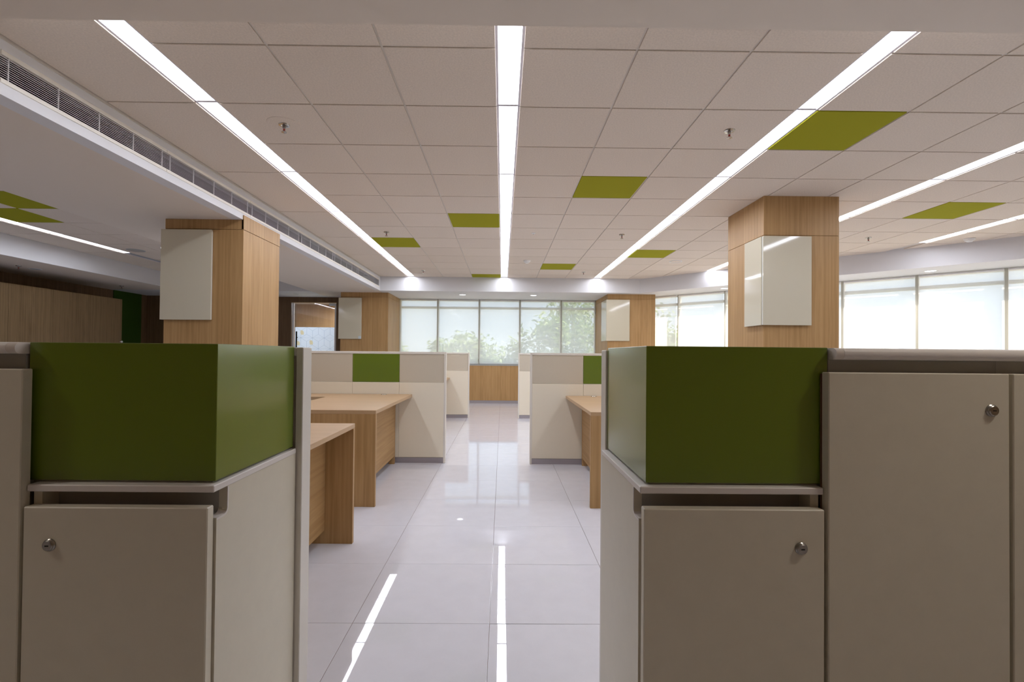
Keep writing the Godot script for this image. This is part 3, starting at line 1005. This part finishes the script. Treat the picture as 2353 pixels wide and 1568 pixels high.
# x is the aisle-side face; the cabinet runs w further in direction s
func low_cabinet(x: float, s: int, w: float, d0: float, yb: float, yt: float, door_top: float, lk: Array, label: String) -> void:
	var c := thing("low_cabinet", label, "cabinet", Vector3(x + s * w / 2, 0, -(d0 + 0.2)))
	var d1 := 1.477
	var e := x + s * w
	# side panel on the aisle with a notch at its upper front corner
	var notch := 0.040
	var lowy := door_top - 0.030
	put(c, "side_panel", side_profile(d0, d1, yb, notch, lowy, 0.018), M.laminate, Vector3(x + s * 0.009, 0, 0) - origin_of(c))
	put(c, "notch_edge", notch_strip(d0, yb, notch, lowy, 0.0205), M.edge_band, Vector3(x + s * 0.009, 0, 0) - origin_of(c))
	part(c, "side_panel", e - s * 0.018, e, 0.0, yb, d0, d1, M.laminate)
	part(c, "back_panel", x + s * 0.018, e - s * 0.018, 0.0, yb, d1 - 0.012, d1, M.laminate)
	part(c, "finger_channel", x + s * 0.018, e - s * 0.018, lowy, yb, d0 + notch, d0 + notch + 0.012, M.recess)
	part(c, "finger_channel_bottom", x + s * 0.018, e - s * 0.018, lowy - 0.006, lowy, d0, d0 + notch + 0.012, M.recess)
	part(c, "cabinet_top", x - s * 0.0015, e + s * 0.003, yb, yt, d0 - 0.014, d1, M.edge_band, 0.0018)
	var near := d0 - 0.027
	var dr := part(c, "door", x + s * 0.004, e - s * 0.003, 0.06, door_top, near, d0 - 0.003, M.laminate, 0.0022)
	part(c, "plinth", x + s * 0.01, e - s * 0.01, 0.0, 0.055, d0 + 0.02, d0 + 0.036, M.skirting)
	cam_lock(dr, lk[0], lk[1], near)
	keyhole(dr, lk[0], lk[1], near)


func side_profile(d0: float, d1: float, top: float, notch: float, lowy: float, th: float) -> Mesh:
	# outline in (depth, height), then thickened along x
	var pts := PackedVector2Array([Vector2(d0, 0), Vector2(d0, lowy)])
	var r := 0.012
	for k in 7:
		var a := PI / 2 * k / 6.0
		pts.append(Vector2(d0 + notch - r + sin(a) * r, lowy + r - cos(a) * r))
	pts.append_array(PackedVector2Array([Vector2(d0 + notch, top), Vector2(d1, top), Vector2(d1, 0)]))
	var st := SurfaceTool.new()
	st.begin(Mesh.PRIMITIVE_TRIANGLES)
	var idx := Geometry2D.triangulate_polygon(pts)
	for k in range(0, idx.size(), 3):
		for sx in [-1.0, 1.0]:
			var v := []
			for j in 3:
				v.append(Vector3(sx * th / 2, pts[idx[k + j]].y, -pts[idx[k + j]].x))
			tri(st, v[0], v[1], v[2], Vector3(sx, 0, 0))
	var cw := Geometry2D.is_polygon_clockwise(pts)
	for k in pts.size():
		var a := pts[k]
		var b := pts[(k + 1) % pts.size()]
		var e := (b - a).normalized()
		var n := Vector2(-e.y, e.x) if cw else Vector2(e.y, -e.x)
		quad(st, Vector3(-th / 2, a.y, -a.x), Vector3(th / 2, a.y, -a.x), Vector3(th / 2, b.y, -b.x), Vector3(-th / 2, b.y, -b.x), Vector3(0, n.y, -n.x))
	return st.commit()


# edge band that lines the notch
func notch_strip(d0: float, top: float, notch: float, lowy: float, th: float) -> Mesh:
	var line := PackedVector2Array([Vector2(d0 - 0.001, lowy)])
	var r := 0.012
	for k in 7:
		var a := PI / 2 * k / 6.0
		line.append(Vector2(d0 + notch - r + sin(a) * r, lowy + r - cos(a) * r))
	line.append(Vector2(d0 + notch, top - 0.0005))
	var st := SurfaceTool.new()
	st.begin(Mesh.PRIMITIVE_TRIANGLES)
	var g := 0.0045
	for k in line.size() - 1:
		var a := line[k]
		var b := line[k + 1]
		var e := (b - a).normalized()
		var n := Vector2(-e.y, e.x)      # towards the open corner
		if n.y < -0.01:
			n = -n
		var ao := a - n * g
		var bo := b - n * g
		for sx in [-1.0, 1.0]:
			quad(st, Vector3(sx * th / 2, a.y, -a.x), Vector3(sx * th / 2, b.y, -b.x), Vector3(sx * th / 2, bo.y, -bo.x), Vector3(sx * th / 2, ao.y, -ao.x), Vector3(sx, 0, 0))
		quad(st, Vector3(-th / 2, a.y + n.y * 0.0006, -a.x - n.x * -0.0006), Vector3(th / 2, a.y + n.y * 0.0006, -a.x - n.x * -0.0006), Vector3(th / 2, b.y + n.y * 0.0006, -b.x - n.x * -0.0006), Vector3(-th / 2, b.y + n.y * 0.0006, -b.x - n.x * -0.0006), Vector3(0, n.y, -n.x))
	return st.commit()


func green_box(x0: float, x1: float, y0: float, y1: float, d0: float, d1: float, label: String) -> void:
	var g := thing("green_box", label, "box", Vector3((x0 + x1) / 2, y0 - 0.0045, -(d0 + d1) / 2))
	part(g, "plinth", x0 + 0.010, x1 - 0.010, y0 - 0.0045, y0, d0 + 0.006, d1 - 0.006, M.recess)
	part(g, "shell", x0, x1, y0, y1, d0, d1, M.green_gloss, 0.0012)


# carcass from x0 to x1; its door may lap over the neighbour (dx0..dx1)
func tall_cabinet(x0: float, x1: float, d0: float, under: float, door_top: float, dx0: float, dx1: float, lock_x: float, label: String) -> void:
	var c := thing("tall_cabinet", label, "cabinet", Vector3((x0 + x1) / 2, 0, -(d0 + 0.2)))
	var d1 := 1.477
	var side_top := door_top - 0.03
	part(c, "side_panel", x0, x0 + 0.018, 0.0, side_top, d0, d1, M.laminate)
	part(c, "side_panel", x1 - 0.018, x1, 0.0, side_top, d0, d1, M.laminate)
	part(c, "back_panel", x0 + 0.018, x1 - 0.018, 0.0, under, d1 - 0.012, d1, M.laminate)
	part(c, "top_panel", x0, x1, side_top, under, d0 + 0.03, d1 - 0.013, M.laminate)
	part(c, "finger_channel", x0, x1, side_top, under, d0 + 0.006, d0 + 0.018, M.recess)
	var near := d0 - 0.027
	var dr := part(c, "door", dx0, dx1, 0.06, door_top, near, d0 - 0.003, M.laminate, 0.0018)
	part(c, "seam_strip", dx0 - 0.002, dx0 + 0.006, 0.06, door_top - 0.004, d0 - 0.0028, d0 - 0.0008, M.seam)
	part(c, "plinth", x0 + 0.02, x1 - 0.02, 0.0, 0.055, d0 + 0.02, d0 + 0.036, M.skirting)
	if lock_x != 0.0:
		cam_lock(dr, lock_x, 1.07, near)
		keyhole(dr, lock_x, 1.07, near)


# continuous top with a round nose over a run of tall cabinets; a separate end piece of length cap at the side of the green box
func worktop(a: float, b: float, d0: float, under: float, top: float, cap_from: float, cap_to: float, label: String) -> void:
	var w := thing("worktop", label, "worktop", Vector3((a + b) / 2, under, -(d0 + 0.2)))
	put(w, "round_nosed_board", nosed(a, b, d0, under, top), M.edge_band, -origin_of(w))
	put(w, "end_piece", nosed(cap_from, cap_to, d0, under, top), M.edge_pink, -origin_of(w))


func nosed(a: float, b: float, d0: float, under: float, top: float) -> Mesh:
	var d1 := 1.477
	var st := SurfaceTool.new()
	st.begin(Mesh.PRIMITIVE_TRIANGLES)
	var r := (top - under) / 2
	var mid := Vector2(d0 - 0.010, (top + under) / 2)
	var pts := PackedVector2Array()
	for k in 13:
		var an := PI / 2 + PI * k / 12.0
		pts.append(mid + Vector2(cos(an), sin(an)) * r)
	pts.append(Vector2(d1, under))
	pts.append(Vector2(d1, top))
	var n := pts.size()
	for k in n:
		var p := pts[k]
		var q := pts[(k + 1) % n]
		if k < 12:
			var vs := [[a, p], [b, p], [b, q], [a, q]]
			for f in [[0, 1, 2], [0, 2, 3]]:
				var v := []
				for j in f:
					v.append(Vector3(vs[j][0], vs[j][1].y, -vs[j][1].x))
				var out := Vector3(0, p.y - mid.y, -(p.x - mid.x))
				var c: Vector3 = (v[1] - v[0]).cross(v[2] - v[0])
				var order := [0, 2, 1] if c.dot(out) > 0.0 else [0, 1, 2]
				for j in order:
					var e: Vector2 = (vs[f[j]][1] - mid).normalized()
					st.set_normal(Vector3(0, e.y, -e.x))
					st.add_vertex(v[j])
		else:
			var e2 := (p + q) / 2 - Vector2((d0 + d1) / 2, mid.y)
			var nn := Vector2((q - p).y, -(q - p).x).normalized()
			if nn.dot(e2) < 0.0:
				nn = -nn
			quad(st, Vector3(a, p.y, -p.x), Vector3(b, p.y, -p.x), Vector3(b, q.y, -q.x), Vector3(a, q.y, -q.x), Vector3(0, nn.y, -nn.x))
	for e in [[a, -1.0], [b, 1.0]]:
		for k in range(1, n - 1):
			tri(st, Vector3(e[0], pts[0].y, -pts[0].x), Vector3(e[0], pts[k].y, -pts[k].x), Vector3(e[0], pts[k + 1].y, -pts[k + 1].x), Vector3(e[1], 0, 0))
	return st.commit()
